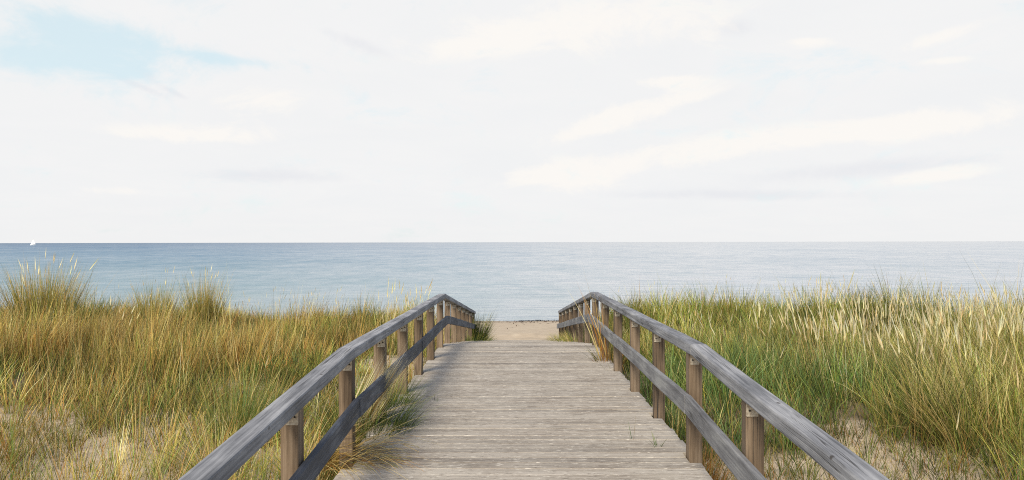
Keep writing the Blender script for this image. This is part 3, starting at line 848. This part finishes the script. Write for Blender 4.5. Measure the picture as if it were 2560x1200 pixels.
def reeds(gb, eg, cx, cy):
    for i in range(36):
        xx = cx + rng.uniform(-.46, .48); L = rng.choice([.95, 1.1, 1.25, 1.42])
        stalks(gb, eg, xx, cy + rng.uniform(-.5, .5), 1, .03, L, (.01, 0), .03, .24, .022 if L > 1.2 else .016, ('straw', 'cream'), 'cream', w=.008, bend=.1)
    tussock(gb, cx, cy, 360, .6, .6, gm, gp, spread=.3, bend=.4)
clump('reed_stand', 'stand of thin pale reeds with plumes behind the left railing', 'reeds', at(1010, 16.5), 16.5, reeds)
clump('marram_tussock', 'green marram tussock leaning over beside the left handrail in the foreground', 'grass', -3.25, 9.3,
      G(760, .40, .80, ('green', 'teal', 'olive', 'straw'), (.40, .22, .22, .16), lean=(.22, -.05), spread=.5, bend=.55, w=.0052, seg=5))
clump('straw_tussock', 'low straw-coloured tussock splayed over sand at the bottom left, under the handrail', 'grass', -3.05, 7.7,
      G(360, .26, .72, ('straw', 'olive', 'gold', 'green'), (.36, .26, .22, .16), lean=(-.10, -.1), spread=1.1, bend=.8, w=.005, seg=5))
def bent(gb, eg, cx, cy):
    z = float(deck_z(cy)) - .02
    tussock(gb, cx, cy, 300, .24, .62, ('straw', 'gold', 'olive', 'rust'), (.5, .3, .12, .08), lean=(.95, -.15), spread=.55, bend=1.15, w=.0075, seg=6, z=z)
    tussock(gb, cx - .15, cy + .1, 300, .24, .48, ('gold', 'green', 'olive'), (.4, .3, .3), lean=(.1, 0), spread=.8, bend=.9, w=.005, seg=5, z=z - .2)
clump('bent_grass', 'golden bent-over tussock spilling onto the left edge of the boardwalk', 'grass', -1.47, 6.1, bent)
def mixclump(gb, eg, cx, cy):
    z = float(deck_z(cy)) - .12
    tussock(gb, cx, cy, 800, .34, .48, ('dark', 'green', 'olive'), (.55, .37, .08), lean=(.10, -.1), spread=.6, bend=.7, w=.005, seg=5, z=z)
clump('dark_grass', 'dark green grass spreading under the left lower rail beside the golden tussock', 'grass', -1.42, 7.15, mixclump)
def greenc(gb, eg, cx, cy):
    z = float(deck_z(cy)) - .15
    tussock(gb, cx, cy, 520, .24, .50, ('green', 'teal', 'olive'), (.5, .25, .25), lean=(.10, -.05), spread=.45, bend=.5, w=.005, seg=5, z=z)
clump('green_grass', 'fresh green grass tuft at the left deck edge between two posts', 'grass', -1.50, 8.35, greenc)
def sheaf(gb, eg, cx, cy):
    tussock(gb, cx, cy, 420, .09, 1.30, ('straw', 'cream', 'orange'), (.5, .42, .08), lean=(.64, 0), spread=.06, bend=.06, w=.008, seg=5, Lj=.12, jit=.3)
    tussock(gb, cx - .35, cy - .2, 170, .24, .55, ('green', 'olive', 'dark'), (.4, .3, .3), lean=(.3, 0), spread=.35, bend=.4, w=.005, seg=5)
clump('dry_sheaf', 'pale dry sheaf of grass leaning right against a left railing post', 'grass', -1.86, 7.22, sheaf)
def endclump(gb, eg, cx, cy):
    z = float(deck_z(cy)) - .1
    tussock(gb, cx, cy, 620, .36, .85, ('dark', 'green', 'olive'), (.55, .27, .18), lean=(.03, -.1), spread=.42, bend=.5, w=.0085, seg=5, z=z)
    tussock(gb, cx + .12, cy - .3, 420, .36, .48, ('dark', 'green', 'tan'), (.6, .25, .15), lean=(.15, -.2), spread=.9, bend=.9, w=.0085, seg=5, z=z)
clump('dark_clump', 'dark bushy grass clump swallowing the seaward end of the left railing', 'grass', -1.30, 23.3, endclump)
def lowm(gb, eg, cx, cy):
    z = float(deck_z(cy)) - .1
    tussock(gb, cx, cy, 320, .5, .34, ('green', 'olive', 'dark'), (.5, .3, .2), lean=(.1, -.1), spread=.8, bend=.8, w=.008, z=z)
clump('low_grass', 'low green grass mound at the feet of the left posts past the crest', 'grass', -1.22, 20.4, lowm)
clump('low_grass', 'low yellow-green grass along the feet of the right posts past the crest', 'grass', 1.30, 19.8,
      lambda gb, eg, cx, cy: [tussock(gb, cx + .1 * math.sin(k), cy - 2.2 + k * .9, 150, .30, .36, ('green', 'olive', 'straw'), (.4, .35, .25), lean=(-.15, -.1), spread=.8, bend=.8, w=.008, z=float(deck_z(cy - 2.2 + k * .9)) - .1) for k in range(6)])
def dryst(gb, eg, cx, cy):
    z = float(deck_z(cy)) - .06
    tussock(gb, cx, cy, 26, .08, 1.12, ('straw', 'gold', 'orange'), (.5, .3, .2), lean=(-.22, 0), spread=.16, bend=.22, w=.009, seg=6, z=z)
    tussock(gb, cx + .05, cy, 130, .2, .34, ('orange', 'dark', 'gold', 'tan'), (.3, .3, .2, .2), lean=(-.1, -.1), spread=.6, bend=.7, w=.006, z=z)
clump('dry_stalks', 'tall ochre dry stalks leaning left across the right railing near the crest', 'grass', 1.30, 11.7, dryst)
def rusty(gb, eg, cx, cy):
    for k in range(4):
        tussock(gb, cx + .04 * k, cy + (k - 1.5) * .3, 130, .15, .40, ('orange', 'rust', 'gold', 'dark'), (.5, .24, .16, .1), lean=(.04, 0), spread=.35, bend=.5, w=.005, seg=4)
clump('rusty_grass', 'rust-orange dead grass under the right lower rail beside the deck', 'grass', 1.56, 7.05, rusty)
EAR_G = 'single ear clumps on the right dune'
def earcl(n, L, R=.10, lean=(0, 0), spread=.10, eL=.24, eW=.018, w=.006):
    def f(gb, eg, cx, cy):
        stalks(gb, eg, cx, cy, n, R, L, lean, spread, eL, eW, ('straw', 'gold'), 'cream', bend=.12, w=w)
        tussock(gb, cx, cy, 90, .14, .55, ('olive', 'straw', 'green'), (.4, .35, .25), spread=.35, bend=.5)
    return f
clump('lyme_grass', 'tall fan of pale eared stalks rising above the middle of the right dune', 'grass', at(2045, 12.5), 12.5, earcl(20, 1.3, .12, (0, 0), .14, .32, .02, .009), EAR_G)
clump('lyme_grass', 'pair of upright eared stalks close together between the curved stalks and the tall fan', 'grass', at(1905, 12.6), 12.6, earcl(3, 1.15, .05, (-.02, 0), .03), EAR_G)
clump('lyme_grass', 'single eared stalk pair poking up left of the upright pair on the right dune', 'grass', at(1865, 12.8), 12.8, earcl(2, 1.30, .06, (-.04, 0), .05), EAR_G)
def curved(gb, eg, cx, cy):
    n = 4
    base = np.stack([cx + rng.uniform(-.1, .25, n), cy + rng.uniform(-.1, .1, n), np.zeros(n)], 1); base[:, 2] = ground_z(base[:, 0], base[:, 1])
    put_stalks(gb, eg, base, np.array([1.0, 1.12, .95, 1.1]), np.full(n, np.pi), np.array([.05, .10, .16, .02]), np.array([.5, .45, .55, .3]), np.full(n, .007), pick(('straw', 'gold'), (.6, .4), n), np.full(n, .2), np.full(n, .014), 'cream')
    tussock(gb, cx, cy, 120, .16, .5, ('teal', 'green', 'straw'), (.4, .4, .2), spread=.35, bend=.5)
clump('curved_stalks', 'few curved yellow stalks arching left above the green grass by the right handrail', 'grass', at(1800, 11.6), 11.6, curved)
clump('curved_stalks', 'arched stalks bending left between the upright eared pair and the tall fan', 'grass', at(1985, 11.9), 11.9, curved)
clump('marram_tussock', 'dense blue-green marram tussock beyond the bend of the right handrail', 'grass', at(1850, 12.4), 12.4,
      G(700, .50, .72, ('teal', 'dark', 'green'), (.4, .3, .3), spread=.35, bend=.45, lean=(-.05, 0), w=.006, seg=4))
def bigt(gb, eg, cx, cy):
    for k in range(7):
        ax, ay = cx + rng.uniform(-.5, .5), cy + rng.uniform(-.35, .45)
        tussock(gb, ax, ay, 150, .20, rng.uniform(.72, 1.12), ('tan', 'straw', 'olive', 'green', 'dark'), rng.dirichlet((3, 4, 3, 2, 1.2)), lean=(-.34 + rng.normal(0, .16), rng.normal(0, .12)), spread=.40, bend=.7, w=.0062, seg=6, Lj=.3)
    tussock(gb, cx - .15, cy - .35, 520, .40, .42, ('dark', 'rust', 'olive'), (.6, .2, .2), lean=(-.3, -.2), spread=.8, bend=.8, w=.006, seg=4)  # dark understory blades, their colour gives the hollow its shade
    stalks(gb, eg, cx, cy, 10, .4, 1.3, (-.26, 0), .3, .22, .016, ('straw',), 'cream')
clump('marram_tussock', 'big tan tussock combed to the left at the right edge, dark hollow below it', 'grass', 4.95, 8.75, bigt)
def oneear(L, lean):
    def f(gb, eg, cx, cy):
        stalks(gb, eg, cx, cy, 1, .01, L, lean, 0, .22, .018, ('straw',), 'cream', bend=.05, w=.006)
        tussock(gb, cx, cy, 26, .06, .3, ('green', 'olive', 'straw'), (.4, .3, .3), spread=.4, bend=.5, w=.0045)
    return f
clump('lone_ear', 'lone pale ear standing upright low in the right foreground grass', 'grass', at(2372, 7.9), 7.9, oneear(.62, (-.02, 0)))
clump('lone_ear', 'lone white ear leaning right in front of the golden grass, above the left handrail', 'grass', at(628, 10.2), 10.2, oneear(.85, (.16, 0)))
clump('lone_ear', 'short pale ear leaning left at the right edge of the view', 'grass', at(2550, 8.3), 8.3, oneear(.75, (-.18, 0)))
def earfan(gb, eg, cx, cy):
    stalks(gb, eg, cx, cy, 6, .12, 1.05, (.16, 0), .10, .24, .02, ('straw',), 'cream', w=.007)
    tussock(gb, cx, cy, 160, .2, .75, ('straw', 'gold', 'tan'), (.4, .4, .2), lean=(.15, 0), spread=.3, bend=.3)
clump('lyme_grass', 'leaning sheaf of pale ears in the middle of the golden left dune', 'grass', at(285, 14.6), 14.6, earfan)
def weed(gb, eg, cx, cy):
    tussock(gb, cx, cy, 60, .05, .30, ('rust', 'orange', 'dark'), (.5, .2, .3), spread=.9, bend=.3, w=.005, Lj=.35)
    tussock(gb, cx, cy, 30, .05, .2, ('green', 'dark'), (.5, .5), spread=.9, bend=.5, w=.006)
clump('dry_weed', 'reddish dry weed on bare sand beyond the near right handrail', 'weed', 3.05, 8.75, weed)
clump('dry_weed', 'rust-brown weed on sand between the near right post and handrail', 'weed', 2.15, 7.0, weed)
def shoot(L, n):
    def f(gb, eg, cx, cy):
        tussock(gb, cx, cy, n, .012, L, ('teal', 'tan', 'green'), (.4, .3, .3), lean=(-.02, 0), spread=.2, bend=.2, w=.005, z=float(deck_z(cy)) - .01, seg=4)
    return f
clump('grass_shoot', 'thin upright grass shoot growing through the planks on the right', 'grass', .96, 6.75, shoot(.24, 3))
clump('grass_shoot', 'small flat green sprig on the planks near the right railing', 'grass', 1.12, 6.5,
      lambda gb, eg, cx, cy: tussock(gb, cx, cy, 9, .03, .13, ('teal', 'green'), (.5, .5), lean=(-.3, 0), spread=1.0, bend=.5, w=.005, z=float(deck_z(cy)) - .005))
clump('grass_shoot', 'tiny dark sprig between the planks near the left railing', 'grass', -.92, 8.5,
      lambda gb, eg, cx, cy: tussock(gb, cx, cy, 7, .05, .12, ('dark', 'green'), (.6, .4), lean=(.2, 0), spread=.6, bend=.3, w=.005, z=float(deck_z(cy)) - .005))
for (px, d_, lab) in ((432, 8.0, 'thin dark dead twig sticking out of sand in the left foreground'),):
    def twig(gb, eg, cx, cy):
        b = np.array([[cx, cy, float(ground_z(cx, cy)) - .02]] * 3); b[:, 0] += (-.03, 0, .05)
        cc_ = [np.full((3, 3), .035)] * 3
        gb.add(*blades(b, np.array([.42, .3, .22]), np.array([2.9, .4, 1.5]), np.array([.05, .35, .5]), np.array([.1, .2, .2]), np.full(3, .008), *cc_, seg=4))
    cx = at(px, d_); z = float(ground_z(cx, d_)); gb = GB(); twig(gb, None, cx, d_)
    o = gb.build('twig', M['grass'], None, (cx, d_, z)); tag(o, lab, 'twig')

# ---- strand line: seaweed on the beach, and dead stems on the dune sand
sw = GB()
n = 420
yy = 43.2 + rng.normal(0, .5, n); xx = rng.uniform(-9, 9, n)
far = rng.random(n) < .22; yy[far] = rng.uniform(33, 43, far.sum())
col = np.clip(rng.normal(.10, .03, (n, 1)), .03, .2) * np.array([[1.25, .8, .55]])
sw.add(*blades(np.stack([xx, yy, ground_z(xx, yy) + .005], 1), rng.uniform(.1, .35, n), rng.uniform(0, 6.28, n), np.full(n, 1.2), rng.uniform(0, .5, n), rng.uniform(.03, .09, n), col, col, col, seg=3))
n = 150
xx = rng.uniform(.2, 2.8, n); yy = 45.0 + rng.normal(0, .35, n) + .06 * xx
col = np.full((n, 3), .022) * rng.uniform(.6, 1.6, (n, 1))
sw.add(*blades(np.stack([xx, yy, ground_z(xx, yy) + .02], 1), rng.uniform(.1, .4, n), rng.uniform(0, 6.28, n), np.full(n, 1.4), rng.uniform(0, .2, n), rng.uniform(.03, .08, n), col, col, col, seg=3))
o = sw.build('seaweed', M['grass']); tag(o, 'dark seaweed scraps along the strand line', 'seaweed', None, 'stuff')
lt = GB()
n = 4200
sd_ = rng.choice([-1, 1], n); yy = rng.uniform(5.5, 12, n); xx = sd_ * rng.uniform(1.6, 7, n)
c = pick(('rust', 'straw', 'dark', 'tan'), (.3, .25, .25, .2), n)
lt.add(*blades(np.stack([xx, yy, ground_z(xx, yy) + .006], 1), rng.uniform(.06, .30, n), rng.uniform(0, 6.28, n), rng.uniform(1.1, 1.5, n), rng.uniform(-.3, .4, n), rng.uniform(.003, .007, n), *c, seg=3))
o = lt.build('plant_litter', M['grass']); tag(o, 'dead stems and roots strewn on the dune sand', 'litter', None, 'stuff')

# ------------------------------------------------------------------ view
S.view_settings.view_transform = 'Standard'; S.view_settings.look = 'None'
S.view_settings.exposure = 0; S.view_settings.gamma = 1
S.cycles.use_denoising = False; S.cycles.filter_width = 1.05
S.cycles.max_bounces = 6; S.cycles.diffuse_bounces = 3; S.cycles.glossy_bounces = 2
S.cycles.transmission_bounces = 3; S.cycles.transparent_max_bounces = 4
